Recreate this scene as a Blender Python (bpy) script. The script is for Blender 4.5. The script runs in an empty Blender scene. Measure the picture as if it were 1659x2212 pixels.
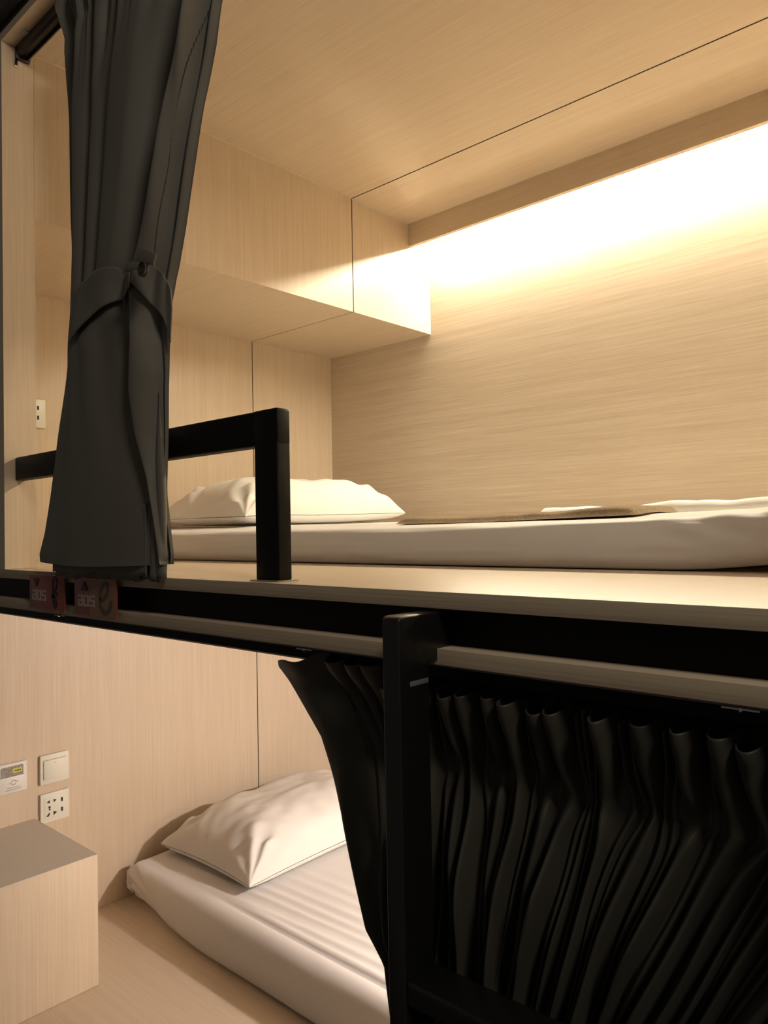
import bpy, bmesh, math, random
import numpy as np
from mathutils import Vector, Matrix, noise

SC = bpy.context.scene
COL = SC.collection
random.seed(7)

# ------------------------------------------------------------------ camera
CX, CY, CZ = 2.2449, -0.6593, 0.0699
yaw, pitch, roll = math.radians(41.9457), math.radians(1.3806), math.radians(-1.1124)
fwd = Vector((-math.sin(yaw)*math.cos(pitch), math.cos(yaw)*math.cos(pitch), math.sin(pitch)))
rt0 = Vector((math.cos(yaw), math.sin(yaw), 0)); up0 = rt0.cross(fwd)
rt = rt0*math.cos(roll) + up0*math.sin(roll)
up = -rt0*math.sin(roll) + up0*math.cos(roll)
cd = bpy.data.cameras.new('camera'); cam = bpy.data.objects.new('camera', cd); COL.objects.link(cam)
cd.sensor_fit = 'HORIZONTAL'; cd.sensor_width = 36.0; cd.lens = 1613.57/1659*36.0
cd.clip_start = 0.02
cam.matrix_world = Matrix(((rt.x, up.x, -fwd.x, CX), (rt.y, up.y, -fwd.y, CY), (rt.z, up.z, -fwd.z, CZ), (0, 0, 0, 1)))
SC.camera = cam

# ------------------------------------------------------------------ world, light, exposure
UP_STR, UP_COL = 480.0, (1.0, 0.89, 0.66)      # cove LED of the upper bunk
LO_STR, LO_COL = 1450.0, (1.0, 0.94, 0.90)      # LED of the lower bunk
AISLE_W = 14.5
WORLD = 0.062
w = bpy.data.worlds.new('world'); SC.world = w; w.use_nodes = True
w.node_tree.nodes['Background'].inputs[0].default_value = (1.0, 0.86, 0.70, 1)
w.node_tree.nodes['Background'].inputs[1].default_value = WORLD
ld = bpy.data.lights.new('aisle_fill_light', 'AREA'); ld.energy = AISLE_W; ld.color = (1.0, 0.90, 0.76)  # unseen lamp added for the aisle side, placed to graze the curtain folds
ld.shape = 'DISK'; ld.size = 0.45
lo = bpy.data.objects.new('aisle_fill_light', ld); COL.objects.link(lo); lo.location = (3.40, -0.72, 1.45)
lo.rotation_euler = Vector((1.9, -0.55, 1.1)).to_track_quat('Z', 'Y').to_euler()
vs = SC.view_settings
SC.display_settings.display_device = 'sRGB'
vs.view_transform = 'Standard'; vs.look = 'None'; vs.exposure = 0.0; vs.gamma = 1.0; vs.use_curve_mapping = False

# ------------------------------------------------------------------ materials
def mat(name, col, rough=0.5, metal=0.0, spec=0.5):
    m = bpy.data.materials.new(name); m.use_nodes = True
    b = m.node_tree.nodes['Principled BSDF']
    b.inputs['Base Color'].default_value = (*col, 1); b.inputs['Roughness'].default_value = rough
    b.inputs['Metallic'].default_value = metal; b.inputs['Specular IOR Level'].default_value = spec
    return m
def wood(name, axis, c1=(0.625, 0.495, 0.355), c2=(0.715, 0.595, 0.455), rough=0.36, off=0.0):
    """fine straight-grained laminate, grain along the given axis"""
    m = mat(name, c1, rough, spec=0.45); nt = m.node_tree; N = nt.nodes; L = nt.links
    b = N['Principled BSDF']
    tc = N.new('ShaderNodeTexCoord'); mp = N.new('ShaderNodeMapping')
    s = [420.0, 420.0, 420.0]; s['xyz'.index(axis)] = 5.0
    mp.inputs['Scale'].default_value = s; mp.inputs['Location'].default_value = (off, off*1.7, off*.3)
    L.new(tc.outputs['Object'], mp.inputs[0])
    n1 = N.new('ShaderNodeTexNoise'); n1.inputs['Scale'].default_value = 1.0; n1.inputs['Detail'].default_value = 3
    L.new(mp.outputs[0], n1.inputs['Vector'])
    mp2 = N.new('ShaderNodeMapping'); s2 = [60.0, 60.0, 60.0]; s2['xyz'.index(axis)] = 1.2
    mp2.inputs['Scale'].default_value = s2; L.new(tc.outputs['Object'], mp2.inputs[0])
    n2 = N.new('ShaderNodeTexNoise'); n2.inputs['Scale'].default_value = 1.0; n2.inputs['Detail'].default_value = 2
    L.new(mp2.outputs[0], n2.inputs['Vector'])
    ad = N.new('ShaderNodeMath'); ad.operation = 'MULTIPLY_ADD'; ad.inputs[1].default_value = 0.45
    L.new(n2.outputs['Fac'], ad.inputs[0]); L.new(n1.outputs['Fac'], ad.inputs[2])
    rp = N.new('ShaderNodeValToRGB'); e = rp.color_ramp.elements
    e[0].position = 0.50; e[0].color = (*c1, 1); e[1].position = 1.0; e[1].color = (*c2, 1)
    L.new(ad.outputs[0], rp.inputs[0]); L.new(rp.outputs[0], b.inputs['Base Color'])
    bp = N.new('ShaderNodeBump'); bp.inputs['Strength'].default_value = 0.10; bp.inputs['Distance'].default_value = 0.0006
    L.new(n1.outputs['Fac'], bp.inputs['Height']); L.new(bp.outputs[0], b.inputs['Normal'])
    return m
def fabric(name, col, rough=0.85, weave=900.0, bump=0.15, sheen=0.0, spec=0.3, mottled=0.0):
    m = mat(name, col, rough, spec=spec); nt = m.node_tree; N = nt.nodes; L = nt.links
    b = N['Principled BSDF']; b.inputs['Sheen Weight'].default_value = sheen
    tc = N.new('ShaderNodeTexCoord')
    n1 = N.new('ShaderNodeTexNoise'); n1.inputs['Scale'].default_value = weave; n1.inputs['Detail'].default_value = 1
    L.new(tc.outputs['Object'], n1.inputs['Vector'])
    bp = N.new('ShaderNodeBump'); bp.inputs['Strength'].default_value = bump; bp.inputs['Distance'].default_value = 0.0005
    L.new(n1.outputs['Fac'], bp.inputs['Height']); L.new(bp.outputs[0], b.inputs['Normal'])
    if mottled:
        n2 = N.new('ShaderNodeTexNoise'); n2.inputs['Scale'].default_value = 300; n2.inputs['Detail'].default_value = 3
        L.new(tc.outputs['Object'], n2.inputs['Vector'])
        rp = N.new('ShaderNodeValToRGB'); e = rp.color_ramp.elements
        e[0].position = .35; e[0].color = (*[c*(1-mottled) for c in col], 1); e[1].position = .65; e[1].color = (*col, 1)
        L.new(n2.outputs['Fac'], rp.inputs[0]); L.new(rp.outputs[0], b.inputs['Base Color'])
    return m
def emit(name, col, s):
    m = bpy.data.materials.new(name); m.use_nodes = True; nt = m.node_tree
    b = nt.nodes['Principled BSDF']; b.inputs['Emission Color'].default_value = (*col, 1)
    b.inputs['Emission Strength'].default_value = s; b.inputs['Base Color'].default_value = (.8, .8, .8, 1)
    return m

W_Z = wood('oak_laminate_vertical', 'z')
W_X = wood('oak_laminate_lengthways', 'x')
W_XC = wood('oak_laminate_ceiling', 'x', rough=0.20)
W_BACK = wood('oak_laminate_back', 'x', (0.57, 0.465, 0.35), (0.72, 0.62, 0.50))
W_EDGE = wood('oak_edge_banding', 'x', (0.40, 0.315, 0.215), (0.53, 0.43, 0.31), rough=0.5)
W_ZE = wood('oak_edge_vertical', 'z', (0.50, 0.42, 0.34), (0.6, 0.5, 0.4), rough=0.5)
M_SHELFTOP = wood('taupe_laminate_top', 'y', (0.60, 0.54, 0.455), (0.64, 0.575, 0.485), rough=0.45)
M_BLACK = mat('black_powder_coat', (0.004, 0.004, 0.004), 0.50, spec=0.18)
M_BLACKG = mat('black_satin_steel', (0.010, 0.010, 0.010), 0.30, spec=0.5)
M_DARK = mat('seam_shadow_core', (0.02, 0.013, 0.008), 0.9)
M_TRACK = mat('dark_plum_track', (0.012, 0.007, 0.008), 0.35, spec=0.4)
M_CHROME = mat('bare_metal', (0.7, 0.68, 0.65), 0.25, 1.0)
M_SILVER = mat('grey_metal_clip', (0.35, 0.34, 0.36), 0.4, 0.6)
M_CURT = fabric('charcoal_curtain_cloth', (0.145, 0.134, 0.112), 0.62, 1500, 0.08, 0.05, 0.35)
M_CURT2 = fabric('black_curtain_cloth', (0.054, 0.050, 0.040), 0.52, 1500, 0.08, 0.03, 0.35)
M_THREAD = mat('dark_thread', (0.055, 0.046, 0.037), 0.8)
M_WHITE = fabric('white_cotton', (0.80, 0.765, 0.72), 0.85, 1200, 0.08)
M_SHEET = fabric('white_sheet', (0.74, 0.71, 0.69), 0.48, 1200, 0.05, 0.1, 0.4)
M_DUVET = fabric('bright_white_linen', (0.84, 0.82, 0.78), 0.9, 900, 0.1)
M_BLANKET = fabric('tan_fleece', (0.33, 0.235, 0.13), 0.95, 500, 0.5, 0.1, 0.1, mottled=0.45)
M_PLATE = mat('ivory_plastic', (0.82, 0.80, 0.69), 0.35)
M_PLATE2 = mat('white_plastic', (0.80, 0.76, 0.72), 0.38)
M_HOLE = mat('socket_hole_black', (0.01, 0.01, 0.01), 0.6)
M_GREYLINE = mat('grey_print', (0.36, 0.33, 0.30), 0.6)
M_MAROON = mat('maroon_acrylic', (0.30, 0.060, 0.045), 0.30)
M_TANTAPE = mat('tan_film', (0.30, 0.155, 0.095), 0.45)
M_LOGO = mat('grey_raised_letter', (0.42, 0.34, 0.30), 0.45)
M_LETTERK = mat('black_letter', (0.008, 0.006, 0.010), 0.35)
M_LETTERG = mat('grey_letter', (0.085, 0.07, 0.055), 0.4)
M_CARD = fabric('grey_card_print', (0.42, 0.37, 0.33), 0.4, 30, 0.0, mottled=0.55)
M_YELLOW = mat('yellow_sticker', (0.62, 0.55, 0.12), 0.5)
M_AISLE = mat('aisle_paint_dark', (0.05, 0.046, 0.04), 0.7)
M_HEADER = mat('black_header_steel', (0.016, 0.015, 0.012), 0.5)
M_LED_UP = emit('led_warm_upper', UP_COL, UP_STR)
M_LED_LO = emit('led_warm_lower', LO_COL, LO_STR)

# ------------------------------------------------------------------ helpers
def link(name, verts, faces, m, parent=None, smooth=False, origin=None):
    me = bpy.data.meshes.new(name)
    V = np.array(verts, float)
    o_ = np.array(origin if origin is not None else (0, 0, 0), float)
    me.from_pydata([tuple(v) for v in (V - o_)], [], faces); me.validate(); me.update()
    ob = bpy.data.objects.new(name, me); COL.objects.link(ob)
    ms = m if isinstance(m, (list, tuple)) else [m]
    for q in ms: me.materials.append(q)
    if smooth:
        me.shade_smooth()
    if parent is not None:
        ob.parent = parent
        ob.location = Vector(o_) - parent.location
    else:
        ob.location = Vector(o_)
    return ob
class MB:
    def __init__(s): s.v = []; s.f = []
    def box(s, x0, x1, y0, y1, z0, z1):
        b = len(s.v)
        for z in (z0, z1):
            for x, y in ((x0, y0), (x1, y0), (x1, y1), (x0, y1)): s.v.append((x, y, z))
        s.f += [tuple(b+i for i in q) for q in ((3, 2, 1, 0), (4, 5, 6, 7), (0, 1, 5, 4), (1, 2, 6, 5), (2, 3, 7, 6), (3, 0, 4, 7))]
        return s
    def prism(s, poly, axis, a0, a1):
        """poly: 2D points in the two other axes (order xyz without axis)"""
        b = len(s.v); n = len(poly)
        for a in (a0, a1):
            for p, q in poly:
                s.v.append((a, p, q) if axis == 'x' else (p, a, q) if axis == 'y' else (p, q, a))
        s.f.append(tuple(b+i for i in range(n))[::-1]); s.f.append(tuple(b+n+i for i in range(n)))
        for i in range(n):
            j = (i+1) % n; s.f.append((b+i, b+j, b+n+j, b+n+i))
        return s
    def build(s, name, m, parent=None, bevel=0.0, seg=2, origin=None, smooth=False):
        V = np.array(s.v)
        if origin is None and parent is None: origin = ((V[:, 0].min()+V[:, 0].max())/2, (V[:, 1].min()+V[:, 1].max())/2, V[:, 2].min())
        if origin is None: origin = tuple(parent.location)
        ob = link(name, s.v, s.f, m, parent, origin=origin)
        bm = bmesh.new(); bm.from_mesh(ob.data)
        bmesh.ops.recalc_face_normals(bm, faces=bm.faces)
        if bevel > 0:
            ed = [e for e in bm.edges if len(e.link_faces) == 2 and e.calc_face_angle() > 0.6]
            bmesh.ops.bevel(bm, geom=ed, offset=bevel, segments=seg, profile=0.5, affect='EDGES', clamp_overlap=True)
        bm.to_mesh(ob.data); bm.free()
        if bevel > 0 or smooth:
            ob.data.shade_smooth()
            try: ob.data.set_sharp_from_angle(angle=math.radians(40))
            except Exception: pass
        return ob
def joints(o, fn, index=1):
    o.data.materials.append(M_DARK)
    for p in o.data.polygons:
        if fn(p.center + o.location): p.material_index = index
def tag(o, label=None, cat=None, group=None, kind=None):
    if label: o['label'] = label
    if cat: o['category'] = cat
    if group: o['group'] = group
    if kind: o['kind'] = kind
    return o
def empty(name, loc, label, cat, group=None):
    o = bpy.data.objects.new(name, None); COL.objects.link(o); o.location = loc; o.empty_display_size = .05
    return tag(o, label, cat, group)
def structure(o, label): return tag(o, label, None, None, 'structure')
def ribbon(pts, wd, y0, y1, mb=None, wfn=None):
    """flat stroke of width wd along 2-D points (x,z), extruded between y0 and y1"""
    mb = mb or MB(); P = [Vector((a, b)) for a, b in pts]; n = len(P); Lp, Rp = [], []
    for i in range(n):
        t = (P[min(i+1, n-1)] - P[max(i-1, 0)]).normalized(); nn = Vector((-t.y, t.x))
        h = (wfn(i/(n-1)) if wfn else wd)/2
        Lp.append(P[i] + nn*h); Rp.append(P[i] - nn*h)
    for i in range(n-1):
        q = [Lp[i], Lp[i+1], Rp[i+1], Rp[i]]
        mb.prism([(p.x, p.y) for p in q], 'y', y0, y1)
    return mb
def spline(pts, k=10):
    out = []; n = len(pts)
    for i in range(n-1):
        p0 = pts[max(i-1, 0)]; p1 = pts[i]; p2 = pts[i+1]; p3 = pts[min(i+2, n-1)]
        for j in range(k):
            t = j/k; r = []
            for c in range(len(p1)):
                r.append(.5*((2*p1[c])+(-p0[c]+p2[c])*t+(2*p0[c]-5*p1[c]+4*p2[c]-p3[c])*t*t+(-p0[c]+3*p1[c]-3*p2[c]+p3[c])*t**3))
            out.append(tuple(r))
    out.append(tuple(pts[-1])); return out
def sstep(a, b, x):
    t = np.clip((x-a)/(b-a), 0, 1); return t*t*(3-2*t)
def grid_faces(nr, nc, wrap=False, base=0):
    f = []
    for i in range(nr-1):
        for j in range(nc if wrap else nc-1):
            k = (j+1) % nc
            f.append((base+i*nc+j, base+i*nc+k, base+(i+1)*nc+k, base+(i+1)*nc+j))
    return f

# ------------------------------------------------------------------ geometry constants (metres)
C1 = 0.5377; YS = 1.109; YF = 1.401; D = 1.521; ZT = 1.1724; ZF = 1.0916; ZC = 0.7935
XR = 2.40; LOW = -1.086; T1, T2, T3 = 0.0189, 0.0633, 0.0814; YB = 0.028
G = 0.0020                                             # half width of the panel joints

# ------------------------------------------------------------------ the setting
m = MB()
m.box(-0.018, 0, 0.0, YS-G, -T2, ZT); m.box(-0.018, 0, YS+G, D, -T2, ZT)
m.box(-0.018, 0, 0.0, YS-G, LOW, -T3); m.box(-0.018, 0, YS+G, D, LOW, -T3)
m.box(-0.0175, -0.0012, YS-G+.0001, YS+G-.0001, LOW, ZT)
o = m.build('wall_left', W_Z); joints(o, lambda c: abs(c.y-YS) < G-.00005); structure(o, 'pale oak head wall panels of both bunks')
m = MB().box(-0.040, -0.0185, 0.0, D, LOW-.02, ZT+.02)
o = m.build('wall_backing', M_DARK); o.name = 'wall_head'; structure(o, 'dark carcass behind the head wall panels')
o = MB().box(-0.04, XR, D, D+0.018, LOW, ZT+.018).build('wall_back', W_BACK); structure(o, 'pale oak back wall with fine horizontal grain')
o = MB().box(XR, XR+0.018, 0.075, D, LOW, ZT+.018).build('wall_right', W_Z); structure(o, 'pale oak foot wall of the bunks')
m = MB(); G = .0026; m.box(-.018, XR, 0.0, YS-G, ZT, ZT+.018); m.box(-.018, XR, YS+G, D, ZT, ZT+.018)
m.box(-.018, XR, YS-G+.0001, YS+G-.0001, ZT+.0012, ZT+.0175)
o = m.build('ceiling', W_XC); joints(o, lambda c: abs(c.y-YS) < G-.00005); structure(o, 'pale oak upper bunk ceiling in two boards with a dark joint')
o = MB().box(-.018, XR, 0.0, D, ZT+.0185, ZT+.03).build('ceiling_backing', M_DARK); o.name = 'trim_4'; structure(o, 'dark board above the ceiling joint')
o = MB().box(C1, XR, YF, YF+.018, ZF, ZT-.0005).build('trim_1', W_X); structure(o, 'oak fascia board hiding the cove light')
o = MB().box(0.0005, C1, 0.0, 0.070, 0.0005, ZT-.0005).build('trim_2', [W_Z, W_ZE]); structure(o, 'full height oak side post of the upper bunk')
for p in o.data.polygons:
    if p.normal.y < -.5: p.material_index = 1
o = MB().box(-1.2, 3.6, -0.02, 0.10, ZT+.031, ZT+.35).build('trim_3', M_HEADER, bevel=.003); structure(o, 'black steel header above the upper bunk opening')
o = MB().box(-1.2, -0.001+C1*0, -0.0, 0.02, LOW, ZT+.03).build('trim_5', W_ZE); structure(o, 'side panel edge left of the bunks')
o = MB().box(-1.2, 3.6, -1.9, 1.6, LOW-.34, LOW-.32).build('floor', M_AISLE); structure(o, 'dark aisle floor in front of the bunks')

G = .0020
# overhead cabinet at the head of the upper bunk
cab = empty('overhead_cabinet', (0.27, 0.8, ZC), 'pale oak boxed overhead cabinet above the upper pillow', 'cabinet')
a = MB().box(0.0005, C1, 0.0705, YS-G, ZC, ZT-.0006).build('cabinet_section', W_Z, cab)
b = MB().box(0.0005, C1, YS+G, D-.0005, ZC, ZT-.0006).build('cabinet_section', W_Z, cab)
for q in (a, b):                                        # underside veneer runs the other way
    q.data.materials.append(W_X)
    for p in q.data.polygons:
        if p.normal.z < -.5: p.material_index = 1

MB().box(0.002, C1-.0012, YS-G+.0001, YS+G-.0001, ZC+.0012, ZT-.0008).build('panel_joint', M_DARK, cab)['label'] = 'dark joint line between the two sections'

m = MB(); m.box(C1, C1+.0016, .075, YS-G, ZT-.0018, ZT-.0002); m.box(C1, C1+.0016, YS+G, YF-.001, ZT-.0018, ZT-.0002)  # glue line whose highlight is put into a pale strip
m.build('bead_highlight', mat('pale_highlight', (.80, .70, .55), .5), cab)['label'] = 'thin glue line along the top edge, its highlight put in as pale colour'

# deck between the bunks
deck = empty('bunk_deck', (1.1, 0.7, -T3), 'pale oak deck under the upper mattress, with a black beam below its front edge', 'bed deck')
a = MB().box(-.018, XR, 0.0, D, -T1, 0.0).build('deck_board', [W_X, W_EDGE], deck, bevel=.0006)
for p in a.data.polygons:
    if p.normal.y < -.5: p.material_index = 1
MB().box(-1.2, 3.4, YB, YB+.04, -T2+.0003, -T1-.0003).build('steel_beam', M_BLACK, deck)['label'] = 'black steel beam between two oak boards'
a = MB().box(-.018, XR, 0.0, D, -T3, -T2).build('under_board', [W_X, W_EDGE], deck, bevel=.0006)
for p in a.data.polygons:
    if p.normal.y < -.5: p.material_index = 1

plat = MB().box(-.018, XR, 0.0, D, LOW-.02, LOW).build('bed_platform', W_X, bevel=.001)
tag(plat, 'pale oak platform of the lower bunk carrying the lower mattress', 'bed platform')

# shelf box in the lower bunk
shelf = empty('storage_box', (0.19, .14, LOW), 'boxy pale oak shelf unit with taupe top against the head wall, lower bunk', 'shelf unit')
BX, BY, BZ = 0.3772, 0.2856, -0.7527
MB().box(0.0005, BX, 0.001, BY, LOW+.0005, BZ-.0012).build('box_body', W_Z, shelf, bevel=.0008)
MB().box(0.0005, BX, 0.001, BY, BZ-.0012, BZ).build('box_top', M_SHELFTOP, shelf)['label'] = 'matt taupe grey top'

# ------------------------------------------------------------------ bunk lights
e = empty('led_strip_light', (1.2, 1.50, ZT-.01), 'warm LED strip light hidden behind the fascia of the upper bunk', 'light')
y, z = 1.485, 1.122
MB().box(.56, XR-.03, y+.007, D-.0004, z+.002, z+.008).box(.56, XR-.03, y-.007, y+.007, z+.0016, z+.006).build('light_channel', M_SILVER, e)
MB().box(.56, XR-.03, y-.006, y+.006, z-.001, z+.0015).build('diffuser', M_LED_UP, e)
e = empty('bunk_lamp', (1.80, 1.33, -T3), 'small round lamp under the deck near the foot of the lower bunk', 'light')
V = []; n = 32; rr_ = .040
for k_ in range(9):
    t = math.pi/2*k_/9
    for j in range(n): V.append((1.80+rr_*math.cos(t)*math.cos(2*math.pi*j/n), 1.33+rr_*math.cos(t)*math.sin(2*math.pi*j/n), -T3-.012-rr_*math.sin(t)))
V.append((1.80, 1.33, -T3-.012-rr_))
F = grid_faces(9, n, wrap=True) + [(8*n+j, 8*n+(j+1) % n, 9*n) for j in range(n)]
link('diffuser', V, F, M_LED_LO, e, smooth=True, origin=tuple(e.location))
MB().prism([(1.80+.046*math.cos(t), 1.33+.046*math.sin(t)) for t in np.linspace(0, 2*math.pi, 33)[:-1]], 'z', -T3-.012, -T3-.0004).build('lamp_base', M_PLATE2, e)

# ------------------------------------------------------------------ guard rail
rail = empty('guard_rail', (1.406, .035, 0), 'black steel guard rail across the upper bunk behind the tied curtain', 'guard rail')
MB().box(C1+.0005, 1.4325, .0225, .0475, .195, .246).build('top_rail', M_BLACK, rail, bevel=.0035, seg=3)
MB().box(1.380, 1.4315, .0223, .0477, .0008, .2465).build('rail_post', M_BLACK, rail, bevel=.003, seg=3)
MB().box(1.374, 1.4375, .016, .054, .0002, .0016).build('foot_seal', mat('clear_sealant', (.35, .28, .19), .3), rail, bevel=.0005)['label'] = 'thin bead of sealant round the foot'

# ------------------------------------------------------------------ ladder
lad = empty('bunk_ladder', (1.92, -.04, LOW-.32), 'black steel bunk ladder standing in front of the lower curtain', 'ladder')
for x in (1.704, 2.19):
    z0 = LOW-.32
    pf = [(-.065, z0+.0005), (-.015, z0+.0005), (-.015, -.0835), (-.0140, -.0800), (-.0105, -.0775), (YB-.0005, -.0775), (YB-.0005, -.0222), (-.059, -.0222), (-.0635, -.0238), (-.065, -.0280)]
    a = MB().prism(pf, 'x', x, x+.024).build('ladder_post', M_BLACKG, lad, bevel=.0025, seg=3)
    MB().box(x+.0236, x+.0246, -.048, -.017, -.098, -.0925).build('weld_highlight', M_SILVER, lad, bevel=.0004)['label'] = 'pale strip standing in for the highlight at the weld'  # reflection under the arm put in as a pale metal strip
for z in (-.40, -.68, -.96, -1.22):
    MB().box(1.7285, 2.1895, -.064, -.016, z-.025, z).build('ladder_tread', M_BLACKG, lad, bevel=.003, seg=3)

# ------------------------------------------------------------------ curtain tracks
tr = empty('curtain_track', (1.4, .043, ZT), 'dark curtain track under the ceiling of the upper bunk', 'curtain track')
MB().prism([(.030, ZT-.0005), (.058, ZT-.0005), (.058, ZT-.022), (.0525, ZT-.026), (.050, ZT-.018), (.038, ZT-.018), (.0355, ZT-.026), (.030, ZT-.022)], 'x', C1+.006, XR-.01).build('track_profile', M_TRACK, tr)
MB().box(C1+.001, C1+.010, .028, .060, ZT-.030, ZT-.001).build('end_cap', M_TRACK, tr, bevel=.003)
MB().box(C1+.0015, C1+.006, .028, .033, ZT-.043, ZT-.030).build('end_stop', M_BLACK, tr, bevel=.001)
MB().box(C1+.0012, C1+.007, .0275, .034, ZT-.049, ZT-.043).build('end_screw', M_CHROME, tr, bevel=.002)['label'] = 'bright screw tip'
MB().box(.592, .612, .018, .0296, ZT-.003, ZT-.0003).build('track_clip', mat('pale_clip', (.55, .52, .55), .4), tr)['label'] = 'pale grey clip'
tr2 = empty('curtain_track', (1.4, .045, -T3), 'black curtain track under the deck edge, over the lower bunk opening', 'curtain track')
MB().box(.02, XR-.005, .004, .058, -.084, -T3-.0003).build('mounting_strip', mat('mauve_grey_strip', (.16, .13, .13), .5), tr2)['label'] = 'thin greyish strip along the top'
MB().prism([(.0300, -.0842), (.0560, -.0842), (.0560, -.103), (.0510, -.1065), (.0490, -.098), (.0370, -.098), (.0350, -.1065), (.0300, -.103)], 'x', .02, XR-.005).build('track_profile', M_BLACK, tr2)
for x in (.775, 1.49, 2.03):
    c = MB().box(x, x+.03, .0005, .012, -.0855, -.0842).build('track_clip', M_SILVER, tr2); c['label'] = 'small metal clip'
    MB().box(x+.014, x+.0168, .0000, .004, -.0872, -.0835).build('clip_screw', M_CHROME, tr2, bevel=.0006)['label'] = 'bright screw head'

# ------------------------------------------------------------------ upper curtain
tabL = [(1.20, .770), (1.135, .797), (1.01, .857), (.987, .849), (.865, .846), (.708, .855), (.585, .864), (.527, .862), (.44, .851), (.388, .846), (.301, .823), (.213, .797), (.142, .77), (.078, .744), (.036, .719), (.0, .722)]
tabF = [(1.20, 1.41), (.923, 1.315), (.879, 1.29), (.82, 1.264), (.759, 1.236), (.669, 1.201), (.536, 1.142), (.496, 1.119), (.473, 1.115), (.387, 1.124), (.304, 1.118), (.233, 1.135), (.162, 1.165), (.11, 1.177), (.033, 1.192), (.0, 1.192)]
tabE = [(1.20, 1.46), (.853, 1.322), (.729, 1.278), (.653, 1.250), (.564, 1.222), (.482, 1.195), (.40, 1.183), (.329, 1.196), (.25, 1.192), (.184, 1.187), (.117, 1.186), (.033, 1.196), (0, 1.196)]
tabR = [(1.20, 1.47), (.898, 1.356), (.865, 1.343), (.811, 1.329), (.729, 1.295), (.653, 1.272), (.564, 1.243), (.482, 1.213), (.449, 1.208), (.405, 1.206), (.331, 1.204), (.258, 1.2), (.184, 1.195), (.11, 1.192), (-.001, 1.187)]
def it(tab, z):
    t = sorted(tab); return float(np.interp(z, [a for a, _ in t], [b for _, b in t]))
def g(a, c, wd): return np.exp(-((a-c)/wd)**2)
NM, NF, NB, NK = 170, 46, 34, 24
def curtain_row(z):
    L_, F_, E_, R_ = it(tabL, z), it(tabF, z), it(tabE, z), it(tabR, z)
    df = float(sstep(0, .35, z)); F_ += .016*df; E_ -= .010*df; R_ -= .008
    E_ = max(E_, F_+.006); R_ = max(R_, E_+.003)
    lowpos = sstep(.50, .40, z)                      # 1 below the tie
    toppos = sstep(.80, 1.12, z)
    tie = g(z, .46, .075)
    pts = []
    a = np.linspace(0, 1, NM)
    W_ = F_-L_
    x = L_ + W_*a
    y = -.004 - (.024+.006*lowpos)*np.sin(np.pi*np.clip(a*1.04, 0, 1))**.6
    y = y + .030*sstep(.10, 0, a)*(1-tie*.4)*.55
    # long soft folds above the tie
    ab = 1-lowpos
    y += ab*(1-.4*tie)*(.022*g(a, .115, .026) + .010*g(a, .30+.03*toppos, .035) + .009*g(a, .45, .045) - .007*g(a, .20, .05) - .003*g(a, .37, .04) - .006*g(a, .60, .13))
    # deep shaded hollow beside the overlapping hem
    y += ab*(.058*sstep(.66, .84, a)*(1-.62*sstep(.88, 1, a))*(.30+.70*sstep(.50, .78, z)))
    # gathers from the heading
    ph = 2*np.pi*(10.5*a + .9*np.sin(3.0*a) + .25*np.sin(z*9))
    y += toppos*.017*np.sin(ph)*sstep(1.0, .72, a)*(.6+.4*np.sin(a*17+1))
    y += toppos**2*.006*np.sin(ph*2.3+1)*sstep(.9, .6, a)
    # below the tie
    y += lowpos*(.018*sstep(.80, 1.0, a)*sstep(.20, .40, z) + .004*np.sin(a*7+z*5)*sstep(.05, .3, a)*.7 + .012*g(a, .05, .03)*sstep(.06, .30, z))
    y += lowpos*.0022*np.sin(a*22 + z*16)*sstep(.1, .4, z)
    y += -.004*lowpos*sstep(.40, .05, z)
    y += -.010*tie*0
    pts += list(zip(x, y, [z]*NM))
    # overlapping hem flap
    b = np.linspace(0, 1, NF); wf = E_-F_
    xf = F_ + wf*b
    yf = -(.018+.016*df) + (.012+.032*df)*b**1.1 - (.003+.006*df)*np.sin(np.pi*b)**.8 - .004*lowpos
    yf += ab*.0035*np.sin(z*26+b*5)*sstep(1.0, .3, abs(b-.5)*1.2)*sstep(.5, .62, z)
    pts += list(zip(xf, yf, [z]*NF))
    # back fold right of the flap
    c = np.linspace(0, 1, NB); s_ = R_-E_
    xb = E_ - .010*sstep(.25, 0, c) + s_*c
    yb = .004 + .010*np.cos(c*np.pi*2.0)*.6*(.4+.6*ab) - .006*lowpos + .012*(1-np.abs(2*c-1))*0
    pts += list(zip(xb, yb, [z]*NB))
    # back
    k = np.linspace(0, 1, NK+2)[1:-1]
    back = .032*ab + .016*(1-ab)
    xk = R_ - .006 + (L_+.012 - R_)*k
    yk = .004 + (back-.004)*sstep(0, .30, k) + .003*np.sin(k*20)*sstep(0, .3, k)
    pts += list(zip(xk, yk, [z]*NK))
    P = np.array(pts)
    if z < .26: P[:, 1] = np.minimum(P[:, 1], .017)
    P[:, 1] += .022*sstep(1.06, 1.155, z)
    P[:, 1] += .004*noise.noise(Vector((z*3, 5, 2)))
    return P
zs = list(np.linspace(1.143, .62, 120)) + list(np.linspace(.615, .40, 60)) + list(np.linspace(.395, .036, 90))
rows = [curtain_row(z) for z in zs]
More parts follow.
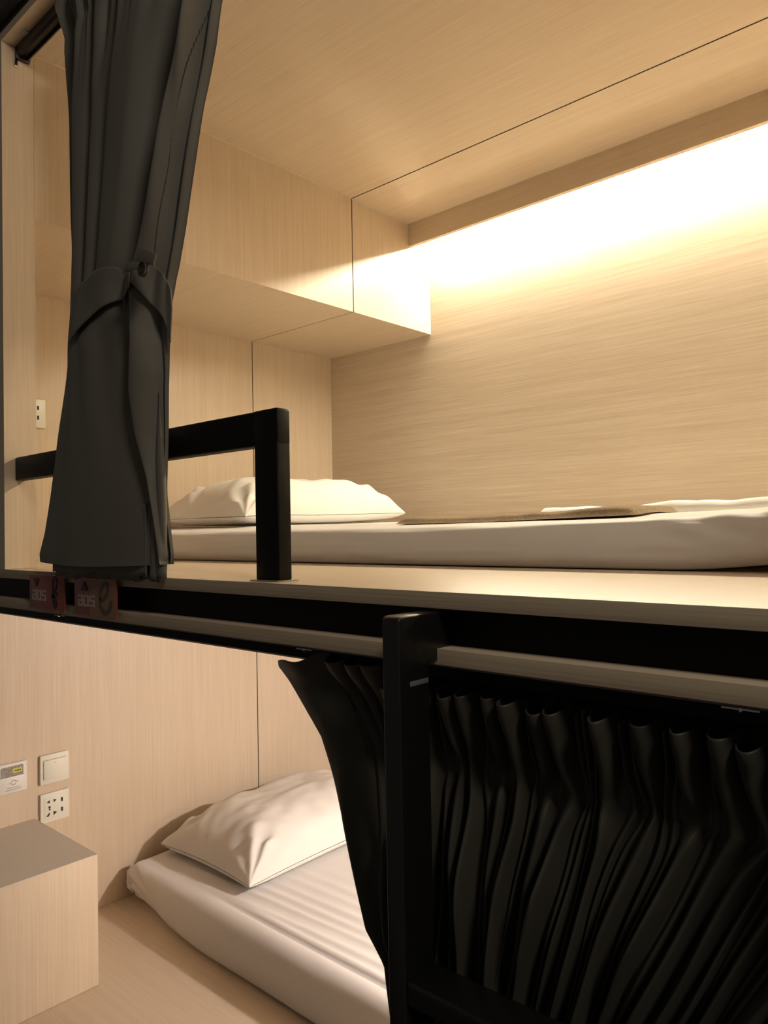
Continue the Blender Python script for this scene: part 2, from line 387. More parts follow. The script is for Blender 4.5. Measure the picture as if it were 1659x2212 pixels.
# ragged lower hem
NC = NM+NF+NB+NK
lastz = zs[-1]
for dz in (.006, .011, .014):
    r = rows[-1].copy() if dz == .006 else rows[-1].copy()
    r[:, 2] = lastz - dz
    j = np.arange(NC); fr = np.clip(j/NM, 0, 1)
    r[:, 2] -= (dz/.014)*.006*np.sin(np.pi*fr)
    r[:, 0] += .002*np.sin(j*.05)
    rows.append(r)
for i, r in enumerate(rows):                           # small cloth noise
    for j in range(0, NC):
        n_ = noise.noise(Vector((r[j, 0]*14, r[j, 2]*7, r[j, 1]*20)))*.0022
        r[j, 1] += n_
V = np.vstack(rows); nr = len(rows)
F = grid_faces(nr, NC, wrap=True)
F.append(tuple((nr-1)*NC+j for j in range(NC)))
cur = empty('bunk_curtain', (1.0, 0, 1.15), 'charcoal curtain of the upper bunk gathered and tied back with a buttoned band', 'curtain')
cp = link('curtain_panel', V, F, M_CURT, cur, smooth=True, origin=tuple(cur.location))
bm = bmesh.new(); bm.from_mesh(cp.data); bmesh.ops.recalc_face_normals(bm, faces=bm.faces); bm.to_mesh(cp.data); bm.free()
cp.data.shade_smooth(); cp.data.set_sharp_from_angle(angle=math.radians(70))
# under layers showing below the front hem
def layer(name, x0, x1, y0, amp, z0, z1, seed, n=120):
    V = []; zz = np.linspace(z1, z0, 14)
    for z in zz:
        for j in range(n):
            s = j/(n-1); x = x0+(x1-x0)*s
            y = y0 + amp*math.sin(s*9+seed) + .4*amp*math.sin(s*23+seed*2)
            zb = z + (.0022*math.sin(s*13+seed)+.0012*math.sin(s*41))*(1 if z < z0+.01 else 0)
            V.append((x, y, zb))
    ob = link(name, V, grid_faces(14, n), M_CURT, cur, smooth=True, origin=tuple(cur.location))
    md = ob.modifiers.new('s', 'SOLIDIFY'); md.thickness = .0018; md.offset = 0
    return ob
layer('inner_fold', .802, 1.150, -.016, .0025, -.0005, .12, 1.3)
layer('inner_fold', .806, 1.120, -.010, .0015, -.0080, .10, 2.6)
layer('inner_fold', 1.000, 1.168, -.0065, .0012, -.0060, .10, 4.1)
# rounded vertical folds on the right, reaching lowest
def vfold(x, w_, y, z0, z1, dp):
    V = []; n = 20; zz = np.linspace(z1, z0, 24)
    for z in zz:
        ex = .5+.5*sstep(z0-.002, z0+.012, z); tp = .15+.85*float(sstep(z1, z1-.14, z))
        for j in range(n):
            t = 2*math.pi*j/n
            V.append((x + w_/2*math.cos(t)*(.92+.08*ex)*tp + .002*math.sin(z*20), y + dp/2*math.sin(t)*tp, z))
    F = grid_faces(24, n, wrap=True); F.append(tuple(23*n+j for j in range(n)))
    return link('side_fold', V, F, M_CURT, cur, smooth=True, origin=tuple(cur.location))
vfold(1.183, .020, -.010, -.0015, .30, .014)
vfold(1.164, .024, -.011, -.0030, .16, .013)
# stitched line along the hem
st = MB()
sp = [(z, it([(1.1, 1.43), (.853, 1.315), (.700, 1.250), (.516, 1.185)], z)) for z in np.linspace(1.05, .52, 60)]
for (z, x), (z2, x2) in zip(sp[:-1], sp[1:]):
    r = curtain_row(z)
    x -= .006; x2 -= .006; yy = float(np.interp(x, r[NM:NM+NF, 0], r[NM:NM+NF, 1]))
    st.prism([(x-.0004, z), (x+.0004, z), (x2+.0004, z2), (x2-.0004, z2)], 'y', yy-.0010, yy+.001)
st.build('hem_stitching', M_THREAD, cur)

# tie-back band, draped over the folds and buttoned in front
_rc = {}
def front(x, z):
    k = round(z/.004)
    if k not in _rc: _rc[k] = curtain_row(k*.004)[:NM+NF+NB]
    P = _rc[k]; m_ = np.abs(P[:, 0]-x) < .007
    return float(P[m_, 1].min()) if m_.any() else None
def drape(xt, zt, yref, coef, off):
    """slide a point along the cloth bulge until it rests on the folds"""
    y = -.03; x = xt
    for _ in range(14):
        x = xt - coef*(y-yref); f_ = front(x, zt)
        if f_ is None: f_ = .004
        y += .45*((f_-off)-y)
    return x, y
def band(name, top, bot, yref, coef, parent, n=56, th=.0022, off=.006, smooth=6):
    T = np.array(spline(top, 14)); B = np.array(spline(bot, 14)); m_ = 16
    ti = np.linspace(0, len(T)-1, n); bi = np.linspace(0, len(B)-1, n)
    G_ = np.zeros((m_+1, n, 3))
    for s in range(m_+1):
        v = s/m_
        for k_ in range(n):
            t = np.array([np.interp(ti[k_], range(len(T)), T[:, c]) for c in (0, 1)]); b_ = np.array([np.interp(bi[k_], range(len(B)), B[:, c]) for c in (0, 1)])
            p = t*(1-v)+b_*v
            x, y = drape(p[0], p[1], yref, coef, off)
            G_[s, k_] = (x, y, p[1])
    for _ in range(smooth):                         # tension evens the cloth out
        H_ = G_.copy(); H_[:, 1:-1, :2] = (G_[:, :-2, :2]+G_[:, 2:, :2]+2*G_[:, 1:-1, :2])/4
        H2 = H_.copy(); H2[1:-1, :, :2] = (H_[:-2, :, :2]+H_[2:, :, :2]+2*H_[1:-1, :, :2])/4
        H2[:, :, 1] -= .0006; G_ = H2
    V = G_.reshape(-1, 3)
    ob = link(name, V, grid_faces(m_+1, n), M_CURT, parent, smooth=True, origin=tuple(cur.location))
    md = ob.modifiers.new('s', 'SOLIDIFY'); md.thickness = th; md.offset = 0
    return ob
tb = band('tie_band', [(.939, .494), (.964, .513), (1.021, .523), (1.065, .524), (1.112, .521), (1.131, .505), (1.144, .491)],
          [(.934, .416), (.954, .428), (.994, .442), (1.05, .458), (1.102, .466), (1.13, .468), (1.143, .468)], -.035, 2.0, cur)
tb['label'] = 'stitched left half of the tie band'
tb2 = band('tie_band', [(1.172, .522), (1.195, .512), (1.22, .499), (1.239, .485), (1.255, .468), (1.262, .452), (1.264, .425)],
           [(1.147, .475), (1.166, .463), (1.184, .452), (1.206, .438), (1.233, .419), (1.247, .400), (1.259, .372)], -.035, 1.5, cur, off=.010)
tb2['label'] = 'right half of the tie band wrapping round the folds'
yb0 = -.062
MB().prism([(1.196, .489), (1.212, .512), (1.236, .501), (1.258, .489), (1.249, .474), (1.226, .482)], 'y', yb0+.002, yb0+.006).build('button_tab', M_CURT, cur, bevel=.0012)
MB().prism([(1.172, .493), (1.196, .493), (1.232, .481), (1.232, .471), (1.196, .479), (1.172, .482)], 'y', yb0-.001, yb0+.0015).build('button_loop', M_CURT, cur, bevel=.0006)
bt = MB(); cx_, cz_ = 1.233, .4700
ring = [(cx_+.0112*math.cos(t), cz_+.0112*math.sin(t)) for t in np.linspace(0, 2*math.pi, 33)[:-1]]
bt.prism(ring, 'y', yb0-.006, yb0-.001)
b_ob = bt.build('button', mat('dark_button', (.012, .011, .010), .35), cur, bevel=.0012)
bt = MB()
rin = [(cx_+.0105*math.cos(t), cz_+.0105*math.sin(t)) for t in np.linspace(0, 2*math.pi, 33)]
ribbon(rin, .0018, yb0-.0075, yb0-.0055, bt)
rin = [(cx_+.0060*math.cos(t), cz_+.0060*math.sin(t)) for t in np.linspace(0, 2*math.pi, 25)]
ribbon(rin, .0009, yb0-.0068, yb0-.0055, bt)
for a_, c_ in ((-.002, -.002), (.002, -.002), (-.002, .002), (.002, .002)): bt.box(cx_+a_-.0008, cx_+a_+.0008, yb0-.0066, yb0-.0055, cz_+c_-.0008, cz_+c_+.0008)
rim = bt.build('button_rim', M_THREAD, cur)
rim.parent = b_ob; rim.location = Vector((0, 0, 0))

# ------------------------------------------------------------------ lower curtain
cur2 = empty('bunk_curtain', (1.8, .045, -.09), 'near-black pleated curtain drawn across the lower bunk behind the ladder', 'curtain')
rng = random.Random(5)
edges = [1.530, 1.560, 1.590, 1.625, 1.660, 1.695]
mains = [1.717, 1.746, 1.777, 1.804, 1.834, 1.857, 1.908, 1.949, 1.990, 2.023, 2.048]
while mains[-1] < 2.62: mains.append(mains[-1] + rng.uniform(.025, .05))
seq = [('s', a, b) for a, b in zip(edges[:-1], edges[1:])]
cur_x = edges[-1]
for c_ in mains:
    w_ = rng.uniform(.019, .026); a0 = max(c_-w_/2, cur_x+.002)
    gap_ = a0-cur_x; ns = max(1, round(gap_/.0095))
    if gap_ > .004:
        for q_ in range(ns): seq.append(('s', cur_x+gap_*q_/ns, cur_x+gap_*(q_+1)/ns))
    else: a0 = cur_x
    seq.append(('m', a0, max(c_+w_/2, a0+.012))); cur_x = seq[-1][2]
folds = []
for kd, a0, a1 in seq:
    big = kd == 'm' or a0 < 1.69
    folds.append(dict(a=a0, b=a1, amp=rng.uniform(.85, 1.25) if big else rng.uniform(.30, .62), pz=rng.uniform(-.215, -.197), lean=rng.uniform(-.006, .006) if big else 0, low=rng.uniform(.6, 1.2) if big else rng.uniform(.5, 1.1), pk=rng.choice((0, .15, .3, .7)), sag=rng.uniform(.6, 1.5)))
groups = [1.583, 1.737, 1.885, 1.952, 2.06, 2.20, 2.35, 2.5]
K = 16
zz = list(np.linspace(-.108, -.26, 60)) + list(np.linspace(-.265, -.60, 50)) + list(np.linspace(-.62, LOW+.012, 24))
def low_x(xx, z):
    xl = float(np.interp(z, [-1.07, -.468, -.4356, -.302, -.211, -.119, 0], [1.70, 1.605, 1.572, 1.531, 1.489, 1.401, 1.395]))
    f = max(0.0, 1-(xx-1.40)/.27)
    xx = xx + (xl-1.40)*f
    if z < -.21 and xx > 1.72: xx = 1.72 + (xx-1.72)*(1-.30*min((-.21-z)/.2, 1.3))
    return xx
V = []; ncol = None
for z in zz:
    row = []
    topg = float(sstep(-.150, -.100, z)); pinch = math.exp(-((z+.207)/.030)**2); belo = float(sstep(-.22, -.36, z))
    # plain leading part with one long drape
    for j in range(30):
        s = j/30; x0 = 1.40 + (1.530-1.40)*s
        y = .046 - .010*math.sin(s*math.pi)*(1-.3*pinch) + .010*belo*math.sin(s*6+z*6)
        zt = z + topg*(-.009 + .030*s**1.4 + .003*math.sin(s*9))
        y -= .022*topg*s**.5
        row.append((low_x(x0, z), y, zt))
    for q in folds:
        p_ = q['b']-q['a']
        slope = float(sstep(-.105, -.215, z))
        A = q['amp']*((.0225*(1-slope) + .0085*slope) if z > -.215 else (.0085 + .0085*q['low']*float(sstep(-.215, -.33, z))))
        if q['a'] < 1.6: A *= .45
        A *= 1 - q['pk']*math.exp(-((z-q['pz'])/.016)**2)
        yc = .0575 - .014*belo - .004*math.sin(z*30+q['a']*50)*belo
        wb = (.36 if p_ > .014 else .12)*(1-slope)
        gr = min(groups, key=lambda v: abs(v-(q['a']+q['b'])/2))
        for k_ in range(K):
            ph = 2*math.pi*k_/K
            d_ = (1-math.cos(ph))/2
            d2 = d_ if belo < .5 else d_
            xx = q['a'] + p_*k_/K - wb*p_*math.sin(ph)*(.35+.65*d_) + q['lean']*d_*(1-pinch)
            gx = math.exp(-((z-q['pz'])/.028)**2)
            xx += (gr-xx)*.72*gx*max(0, 1-abs(xx-gr)/.036)**.7
            y = yc - 2*A*d_ + belo*(.007*math.sin(xx*95+z*9) + .004*math.sin(xx*210-z*14))
            if q['a'] < 1.62: y = y*(1-topg) + topg*(.023-.012*d_)
            zt = z - topg*.011*d_*q['sag'] + (.018*topg if q['a'] < 1.60 else 0)
            row.append((low_x(xx, z)+.004*belo*math.sin(z*14+q['a']*40), y, zt))
    V += row; ncol = len(row)
V = [(a, min(max(b + .0012*noise.noise(Vector((a*30, c*12, 3))), .001), .075), c) for a, b, c in V]
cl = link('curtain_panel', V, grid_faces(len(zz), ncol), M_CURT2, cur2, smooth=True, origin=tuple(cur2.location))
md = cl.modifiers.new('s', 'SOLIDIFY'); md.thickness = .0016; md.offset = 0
# heading tape closing the backs of the pleats
V = []; n = 420
for z in (-.0865, -.10, -.12, -.15, -.18, -.205):
    for j in range(n):
        xx = 1.50 + (2.70-1.50)*j/(n-1)
        V.append((low_x(xx, max(z, -.2)), .0615 + .0022*math.sin(xx*150)+.002*math.sin(xx*61), z))
ht = link('heading_tape', V, grid_faces(6, n), M_CURT2, cur2, smooth=True, origin=tuple(cur2.location))
for x, z in ((1.586, -.100), (1.596, -.1175)):
    MB().box(x-.001, x+.010 if z < -.11 else x+.0015, .0245, .0262, z-.001 if z < -.11 else z-.009, z+.0012).build('curtain_hook', M_CHROME, cur2, bevel=.0004)['label'] = 'bright metal hook'

# ------------------------------------------------------------------ signs
def sign(x0, label, letter, arrow_down, tape):
    x1 = x0+.1545; z0, z1 = -.0745, -.0058
    e = empty('bunk_sign', (x0+.077, -.008, z0), label, 'sign', 'red bunk signs on the deck edge')
    MB().box(x0, x1, -.011, -.0078, z0, z1).build('sign_plate', M_MAROON, e, bevel=.0006)
    MB().box(x0+.02, x1-.02, -.0079, -.0004, z0+.002, z0+.010).box(x0+.02, x1-.02, -.0079, -.0004, z1-.012, z1-.004).build('mounting_pad', M_BLACK, e)
    yf = -.0112
    if tape: MB().box(x0+.060, x1-.0012, yf-.0004, yf+.0001, z0+.0012, z1-.0012).build('tan_panel', M_TANTAPE, e)['label'] = 'tan right part of the plate'
    yq = yf-.0003 - (.0004 if tape else 0)
    ax = x0+.0335 if not tape else x0+.040
    aw, ah = .0125, .0165
    zt = z1-.0070
    tri = [(ax-aw, zt), (ax+aw, zt), (ax, zt-ah)] if arrow_down else [(ax-aw, zt-ah), (ax+aw, zt-ah), (ax, zt)]
    MB().prism(tri, 'y', yq-.0006, yq+.0004).build('arrow', M_LETTERK, e)['label'] = 'black triangle'
    lx = x0+.0140 if not tape else x0+.0165; lz = z0+.0175 if not tape else z0+.0160
    W_, H_, t_ = .0185, .0215, .0046; gp = .0030
    lg = MB()
    def seg(i, parts):
        a = lx+i*(W_+gp); y0_, y1_ = yq-.0005, yq+.0004
        rows_ = [(0, t_, 'b'), (t_, H_/2-t_/2, ' '), (H_/2-t_/2, H_/2+t_/2, 'm'), (H_/2+t_/2, H_-t_, ' '), (H_-t_, H_, 't')]
        for k_, (za, zb, key) in enumerate(rows_):
            if key in parts: lg.box(a, a+W_, y0_, y1_, lz+za, lz+zb); continue
            low_ = k_ < 2
            if 'L' in parts or (low_ and 'l' in parts) or (not low_ and 'u' in parts): lg.box(a, a+t_, y0_, y1_, lz+za, lz+zb)
            if 'R' in parts or (low_ and 'r' in parts): lg.box(a+W_-t_, a+W_, y0_, y1_, lz+za, lz+zb)
    seg(0, 'tmbRl'); seg(1, 'tbLR'); seg(2, 'tmbur')
    lg.build('raised_lettering', M_LOGO, e)['label'] = 'small grey square letters'
    cx0 = x0+.1115; zc = (z0+z1)/2
    if letter == 'f':
        cx0 = x0+.1110
        P = [(.0135, -.0015), (.0105, .0020), (.0060, .0000), (.0010, -.0025), (-.0070, -.0040), (-.0120, -.0035)]
        body = [(-.0080, -.004), (-.0030, -.0055), (.0040, .0045), (.0100, .0150), (.0105, .0235), (.0045, .0285), (-.0020, .0250), (-.0040, .0130), (-.0040, .0), (-.0020, -.0130), (.0010, -.0230), (.0060, -.0245), (.0080, -.0190), (.0060, -.0100), (.0010, -.0060), (.0090, -.0020), (.0125, .0010)]
        q = ribbon([(cx0+a, zc+b) for a, b in spline([(a_*1.12, b_*1.05) for a_, b_ in body], 8)], .0058, yq-.0008, yq+.0004)
        q.build('letter', M_LETTERK, e)['label'] = 'black script letter f'
    else:
        body = [(-.0085, -.0035), (.0000, -.0010), (.0085, .0060), (.0115, .0150), (.0090, .0225), (.0030, .0235), (-.0035, .0190), (-.0080, .0090), (-.0090, -.0030), (-.0065, -.0145), (.0010, -.0225), (.0100, -.0225), (.0175, -.0155), (.0215, -.0040)]
        q = ribbon([(cx0+a, zc+b) for a, b in spline([(a_*1.3, b_*1.08) for a_, b_ in body], 8)], .0075, yq-.0008, yq+.0004)
        q.build('letter', M_LETTERG, e)['label'] = 'grey script letter e'
    return e
sign(.6895, 'maroon acrylic sign with a black script f and downward triangle', 'f', True, False)
sign(.8845, 'maroon and tan sign with a grey script e, half under the curtain hem', 'e', False, True)

# ------------------------------------------------------------------ mattresses
def rounded_box(x0, x1, y0, y1, z0, z1, r, nx, ny, nz, disp):
    def ax(a, b, n):
        inner = np.linspace(a+r, b-r, n); e = r*(1-np.cos(np.linspace(0, math.pi/2, 6)))
        return np.concatenate([a+e[:-1], inner, (b-e[:-1])[::-1]])
    X, Y, Z = ax(x0, x1, nx), ax(y0, y1, ny), ax(z0, z1, nz)
    idx = {}; V = []; F = []
    def vid(i, j, k):
        if (i, j, k) not in idx:
            p = np.array((X[i], Y[j], Z[k]))
            c = np.array((min(max(p[0], x0+r), x1-r), min(max(p[1], y0+r), y1-r), min(max(p[2], z0+r), z1-r)))
            d = p-c; L = np.linalg.norm(d)
            p = c + d/L*r
            idx[(i, j, k)] = len(V); V.append(disp(p, d/L))
        return idx[(i, j, k)]
    a, b, c = len(X)-1, len(Y)-1, len(Z)-1
    for i in range(a):
        for j in range(b):
            F.append((vid(i, j, c), vid(i+1, j, c), vid(i+1, j+1, c), vid(i, j+1, c)))
            F.append((vid(i, j, 0), vid(i, j+1, 0), vid(i+1, j+1, 0), vid(i+1, j, 0)))
        for k in range(c):
            F.append((vid(i, 0, k), vid(i+1, 0, k), vid(i+1, 0, k+1), vid(i, 0, k+1)))
            F.append((vid(i, b, k), vid(i, b, k+1), vid(i+1, b, k+1), vid(i+1, b, k)))
    for j in range(b):
        for k in range(c):
            F.append((vid(0, j, k), vid(0, j, k+1), vid(0, j+1, k+1), vid(0, j+1, k)))
            F.append((vid(a, j, k), vid(a, j+1, k), vid(a, j+1, k+1), vid(a, j, k+1)))
    return V, F
def nz3(*a): return noise.noise(Vector(a))
def up_top(x, y):                                     # local height of the upper mattress surface
    h = np.interp(x, [0, .6, 1.33, 1.7, 1.88, 1.98, 2.1], [.0765, .0755, .0725, .078, .0825, .092, .096])
    return float(h + .014*sstep(.44, .80, y) + .008*sstep(.9, 1.4, y))
def disp_up(p, n):
    x, y, z = p; t = z/.09
    top = up_top(x, y)
    lift = .016*float(sstep(1.80, 2.05, x))*(1-float(sstep(.45, .75, y)))
    z2 = .0008+lift*(1-t) + t*(top-.0008)
    y2 = y + (.012*float(sstep(1.3, 2.0, x)) - .010*math.sin(math.pi*t)*.6*(1 if n[1] < -.3 else 0))*(1 if y < .6 else 0)
    w_ = .0016*nz3(x*7, z*60+y*12, 1) + .0012*nz3(x*3, z*110+y*25, 9)
    cr = float(sstep(1.72, 1.95, x))*.004*math.sin((x*1.0 + z*2.2)*70)*float(sstep(.3, .8, t))*(1 if y < .50 else .2)
    return (x, y2 + (n[1]*(w_+cr)), max(z2 + max(n[2], 0)*(w_+cr*.6), .0006))
V, F = rounded_box(.012, 2.06, .440, 1.440, 0, .09, .022, 200, 50, 10, disp_up)
e = empty('mattress', (1.03, .94, 0), 'thin white sheeted mattress lying on the deck of the upper bunk', 'mattress')
link('fitted_sheet', V, F, M_SHEET, e, smooth=True, origin=tuple(e.location))
MT = LOW+.122
def disp_lo(p, n):
    x, y, z = p; t = (z-LOW)/.122
    # front edge sags outwards at the bottom left, long wrinkles run along the bed
    yy = y
    if y < .75:
        yy += -.016*math.sin(math.pi*t)**1*float(sstep(.75, .55, y)) - .03*(1-t)*float(sstep(.75, .55, y))*float(sstep(.15, .5, x))
        yy += .030*(1-t)*float(sstep(.30, .05, x))
    fr = float(sstep(1.10, .60, y))*max(n[2], 0)*float(sstep(.08, .35, x))
    ridge = 0
    for c_, a_, w_ in ((.645, .0048, .013), (.690, .0036, .010), (.725, .0034, .011), (.765, .0028, .012), (.815, .0024, .014), (.87, .0016, .014)):
        cc = c_ + .020*math.sin(x*1.5+c_*9) - .03*(1-x)
        ridge += a_*math.exp(-((y-cc)/w_)**2)*float(sstep(.10, .45, x+ (y-.6)*.3))
    dz = ridge*max(n[2], 0) + .0016*nz3(x*4, y*26, 2)*max(n[2], 0)
    dz += (-.0075*math.exp(-((y-.606)/.005)**2) + .0050*math.exp(-((y-.624)/.011)**2))*max(n[2], 0)*float(sstep(.35, .7, x))
    corner = math.exp(-((x-.06)**2+(y-.57)**2)/.006)
    kn = corner*.006*math.sin(z*160+x*60)
    dy = n[1]*(.0020*nz3(x*5, z*25, 7))+n[1]*kn
    return (x + n[0]*kn, yy+dy, max(z+dz, LOW+.0006))
V, F = rounded_box(.035, 2.06, .560, 1.480, LOW, MT, .024, 190, 150, 12, disp_lo)
e = empty('mattress', (1.04, 1.02, LOW), 'white sheeted mattress with long creases lying in the lower bunk', 'mattress')
link('fitted_sheet', V, F, M_SHEET, e, smooth=True, origin=tuple(e.location))
# knotted corner of the lower sheet
bm = bmesh.new(); bmesh.ops.create_icosphere(bm, subdivisions=4, radius=1)
for v in bm.verts:
    p = v.co.copy(); r = 1 + .22*math.sin(p.z*9+p.x*5) + .12*math.sin(p.y*13+p.x*8)
    v.co = Vector((.040 + p.x*.020*r, .572 + p.y*.017*r, LOW+.070 + p.z*.042*(1+.08*math.sin(p.x*12))))
me = bpy.data.meshes.new('sheet_knot'); bm.to_mesh(me); bm.free(); me.materials.append(M_SHEET); me.shade_smooth()
kn = bpy.data.objects.new('sheet_knot', me); COL.objects.link(kn); kn.parent = e; kn.location = -e.location
kn['label'] = 'bunched corner of the fitted sheet'

# ------------------------------------------------------------------ pillows
def pillow(name, cx, cy, z0, Wd, Ln, H, label, seed, tilt, base_fn=None, rot=0):
    nu, nv = 90, 130; V = []
    U = np.sin(np.linspace(-math.pi/2, math.pi/2, nu)); Vv = np.sin(np.linspace(-math.pi/2, math.pi/2, nv))
    def pos(u, v, s):
        f = max((1-abs(u)**2.8), 0)**.46 * max((1-abs(v)**3.6), 0)**.46
        pin = 1 - .07*(1-v*v)*abs(u)**2; pinv = 1 - .05*(1-u*u)*abs(v)**2
        x = u*Wd/2*pin; y = v*Ln/2*pinv
        crease = .010*math.sin(6*(abs(u)+abs(v))*3+seed)*sstep(.9, 1.6, abs(u)+abs(v))*f
        wr = .012*nz3(x*9+seed, y*7, seed) + .007*nz3(x*22, y*15+seed, 4)
        for cu in (-1, 1):
            for cv in (-1, 1):
                rr = math.hypot((u-cu)*Wd/2, (v-cv)*Ln/2); an = math.atan2((v-cv)*cv, (u-cu)*cu)
                wr += .011*math.exp(-(rr-.09)**2/.0035)*math.sin(an*11+seed*3+cu+cv*2)
        dent = -.016*math.exp(-((u-.1)**2/.25+(v+.05)**2/.3))
        if s > 0: z = .030*(1-f)**2 + H*f*(1+tilt*u*.25) + (wr*f**.5 + dent*f + float(crease))
        else: z = .030*(1-f)**2*(.9) - 0.0 + .0015
        return x, y, z
    for s in (1, -1):
        for u in U:
            for v in Vv:
                x, y, z = pos(u, v, s)
                c_, s_ = math.cos(rot), math.sin(rot)
                X_, Y_ = cx + x*c_-y*s_, cy + x*s_+y*c_
                b_ = base_fn(X_, Y_) if base_fn else z0
                V.append((X_, Y_, b_+max(z, .0012)))
    f1 = grid_faces(nu, nv); f2 = [q[::-1] for q in grid_faces(nu, nv, base=nu*nv)]
    ob = link(name, V, f1+f2, M_WHITE, None, smooth=True, origin=(cx, cy, z0))
    bm = bmesh.new(); bm.from_mesh(ob.data); bmesh.ops.remove_doubles(bm, verts=bm.verts, dist=.0006)
    bmesh.ops.recalc_face_normals(bm, faces=bm.faces); bm.to_mesh(ob.data); bm.free(); ob.data.shade_smooth()
    return tag(ob, label, 'pillow')
pillow('pillow', .285, 1.020, .088, .47, .71, .165, 'plump white pillow at the head of the upper bunk', 1.7, .1, base_fn=lambda x, y: up_top(x, y)+.002)
pillow('pillow', .290, 1.020, MT+.003, .46, .72, .172, 'white pillow with corner creases at the head of the lower bunk', 4.2, .2)

# ------------------------------------------------------------------ bedding at the back of the upper bunk
def slab(name, x0, x1, y0, y1, th, m_, label, cat, fn, nx=110, ny=50):
    V = []
    for s in (1, 0):
        for i in range(nx):
            for j in range(ny):
                u, v = i/(nx-1), j/(ny-1)
                x = x0+(x1-x0)*u; y = y0+(y1-y0)*v
                ed = (min(u, 1-u)*2*(x1-x0)/.03, min(v, 1-v)*2*(y1-y0)/.03); f = min(1, ed[0])**.5*min(1, ed[1])**.5
                b_ = up_top(x, y)+.0025
                dx, dy, dz = fn(u, v)
                V.append((x+dx, y+dy, b_ + (th*f + dz*f if s else 0)))
    F = grid_faces(nx, ny) + [q[::-1] for q in grid_faces(nx, ny, base=nx*ny)]
    n0 = nx*ny
    per = [i*ny for i in range(nx)] + [(nx-1)*ny+j for j in range(1, ny)] + [i*ny+ny-1 for i in range(nx-2, -1, -1)] + [j for j in range(ny-2, 0, -1)]
    for a, b_ in zip(per, per[1:]+per[:1]): F.append((a, b_, n0+b_, n0+a))
    ob = link(name, V, F, m_, None, smooth=True, origin=((x0+x1)/2, (y0+y1)/2, up_top((x0+x1)/2, (y0+y1)/2)+.0025))
    bm = bmesh.new(); bm.from_mesh(ob.data); bmesh.ops.recalc_face_normals(bm, faces=bm.faces); bm.to_mesh(ob.data); bm.free(); ob.data.shade_smooth()
    return tag(ob, label, cat)
slab('blanket', 1.13, 1.70, .62, .92, .011, M_BLANKET, 'folded tan fleece blanket lying flat in the middle of the upper mattress', 'blanket',
     lambda u, v: (.035*v*-1, .02*math.sin(u*5), .0035*nz3(u*9, v*4, 1)+.007*float(sstep(.62, .98, u))*math.sin(math.pi*min(1, max(0, (u-.55)/.45)))+.003*math.exp(-((u-.05)/.06)**2)))
slab('duvet', 1.22, 2.10, 1.08, 1.40, .022, M_DUVET, 'crumpled bright white bedding along the back of the upper mattress', 'duvet',
     lambda u, v: (0, .02*math.sin(u*9), .007*abs(nz3(u*9, v*5, 3))+.007*math.sin(u*19+v*2)*.5+.006*u), 160, 60)

# ------------------------------------------------------------------ switch, sockets, card holder on the head wall (x = 0 plane)
S = .086
def plate(mb_m, y0, z1, e, th=.009):
    return MB().prism([(y0, z1-S), (y0+S, z1-S), (y0+S, z1), (y0, z1)], 'x', .0004, th).build('face_plate', mb_m, e, bevel=.0022, seg=3)
def socket(y0, z1, label):
    e = empty('wall_socket', (0, y0+S/2, z1-S), label, 'socket')
    plate(M_PLATE, y0, z1, e)
    MB().prism([(y0+.010, z1-S+.012), (y0+S-.010, z1-S+.012), (y0+S-.010, z1-.012), (y0+.010, z1-.012)], 'x', .0085, .0096).build('inner_panel', M_PLATE, e, bevel=.0004)
    yy, zz_ = y0, z1
    def hole(poly): MB().prism([(yy+a, zz_-b) for a, b in poly], 'x', .0094, .0099).build('socket_slot', M_HOLE, e)
    hole([(.018, .026), (.027, .020), (.027, .029), (.020, .028)]); hole([(.038, .020), (.047, .024), (.040, .029), (.038, .029)])
    hole([(.026+.0035*math.cos(t), .041+.0035*math.sin(t)) for t in np.linspace(0, 6.28, 13)[:-1]] )
    hole([(.0262+.0028*math.cos(t), .0475+.0028*math.sin(t)) for t in np.linspace(0, 6.28, 13)[:-1]])
    hole([(.016, .066), (.026, .056), (.027, .063), (.024, .065), (.023, .068)]); hole([(.037, .057), (.040, .056), (.049, .061), (.042, .064), (.038, .068)])
    for b in (.021, .050): hole([(.060, b), (.066, b), (.066, b+.012), (.060, b+.012)])
    return e
socket(.299, -.6885, 'ivory multi-pin wall socket just above the shelf unit, lower bunk')
socket(.324-S, .4788, 'ivory wall socket half hidden beside the side post, upper bunk')
e = empty('light_switch', (0, .299+S/2, -.5753-S), 'ivory single rocker light switch above the lower socket', 'light switch')
plate(M_PLATE, .299, -.5753, e)
MB().prism([(.3085, -.5753-.071), (.3735, -.5753-.071), (.3735, -.5753-.017), (.3085, -.5753-.017)], 'x', .0085, .0125).build('rocker', M_PLATE, e, bevel=.0012)
MB().prism([(.306, -.5753-.0158), (.377, -.5753-.0158), (.377, -.5753-.0146), (.306, -.5753-.0146)], 'x', .0088, .0093).build('shadow_groove', M_GREYLINE, e)
MB().box(.0124, .0128, .337, .345, -.5753-.0260, -.5753-.0250).build('rocker_mark', M_GREYLINE, e)
e = empty('card_holder', (0, .219, -.661), 'white key card holder with printed lines, left of the light switch', 'card holder')
y0, z1 = .262-S, -.5750
MB().prism([(y0, z1-S), (y0+S, z1-S), (y0+S, z1), (y0, z1)], 'x', .0004, .009).build('holder_back', M_PLATE2, e, bevel=.003, seg=3)
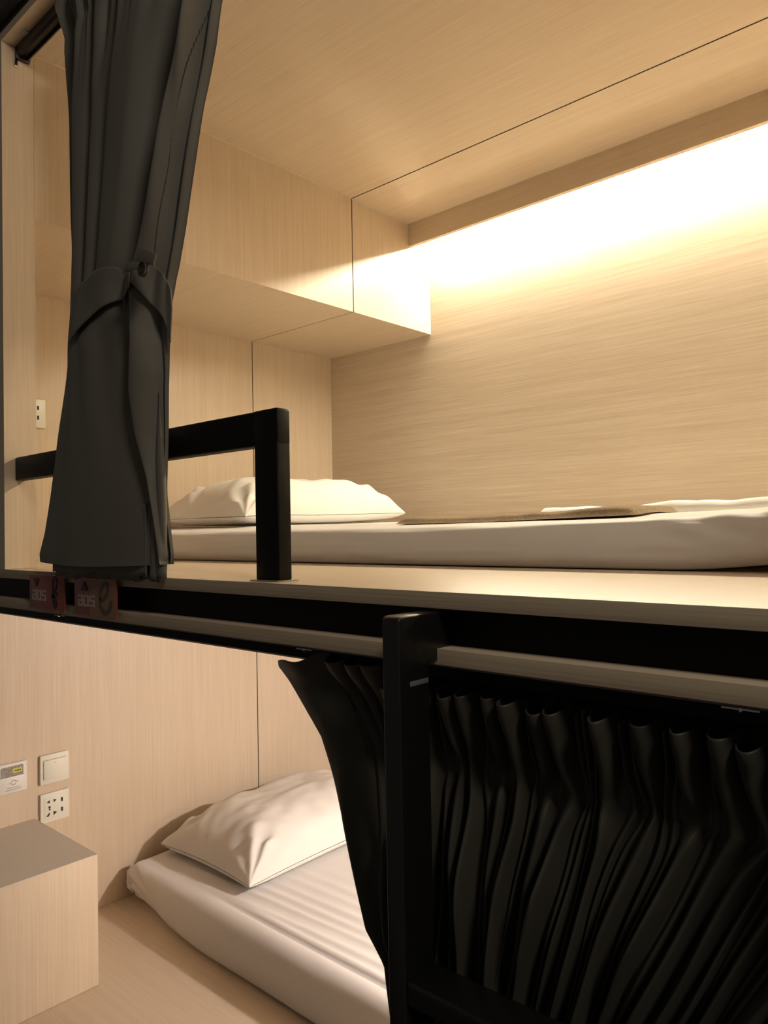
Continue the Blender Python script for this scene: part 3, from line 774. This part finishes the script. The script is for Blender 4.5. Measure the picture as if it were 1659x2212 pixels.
MB().prism([(y0+.004, z1-S+.004), (y0+S-.009, z1-S+.004), (y0+S-.009, z1-.036), (y0+.004, z1-.036)], 'x', .0085, .0165).build('front_pocket', M_PLATE2, e, bevel=.0015)
ring = MB()
for i in range(4):
    t0 = i*math.pi/2+.25
    pr = [(.0 , .0)]
    for k_ in range(6):
        t = t0+k_*.22
        pass
rr = [(.221+.0062*math.cos(t), -.628+.0062*math.sin(t)) for t in np.linspace(0, 2*math.pi, 21)]
def line_x(mb_, pts, wd, x0, x1):
    P = [Vector(p) for p in pts]
    for i in range(len(P)-1):
        t = (P[i+1]-P[i]).normalized(); nn = Vector((-t.y, t.x))*wd/2
        mb_.prism([tuple(P[i]+nn), tuple(P[i+1]+nn), tuple(P[i+1]-nn), tuple(P[i]-nn)], 'x', x0, x1)
line_x(ring, rr[1:10], .0022, .0164, .0169); line_x(ring, rr[11:20], .0022, .0164, .0169)
line_x(ring, [(.209, -.629), (.213, -.629)], .003, .0164, .0169); line_x(ring, [(.229, -.626), (.233, -.626)], .003, .0164, .0169)
ring.build('round_symbol', M_GREYLINE, e)
tx = MB()
for zz_, ya, yb_ in ((-.6415, .203, .240), (-.6475, .198, .243)):
    yv = ya
    rg = random.Random(int(-zz_*1e4))
    while yv < yb_:
        wl = rg.uniform(.002, .0055); line_x(tx, [(yv, zz_), (min(yv+wl, yb_), zz_)], .0019, .0164, .0168); yv += wl+.0009
tx.build('printed_lines', M_GREYLINE, e)
cd_ = empty('key_card', (.0115, .215, -.635), 'grey printed key card with a yellow sticker, standing in the card holder', 'card')
MB().prism([(.189, -.640), (.2505, -.640), (.2505, -.5835), (.192, -.5835), (.189, -.5865)], 'x', .0093, .0101).build('card_body', M_CARD, cd_)
MB().box(.0101, .0104, .2215, .2475, -.6035, -.5905).build('sticker', M_YELLOW, cd_)['label'] = 'yellow sticker'
MB().box(.0104, .0106, .2260, .2440, -.5990, -.5960).build('sticker_text', mat('olive_ink', (.12, .10, .01), .6), cd_)
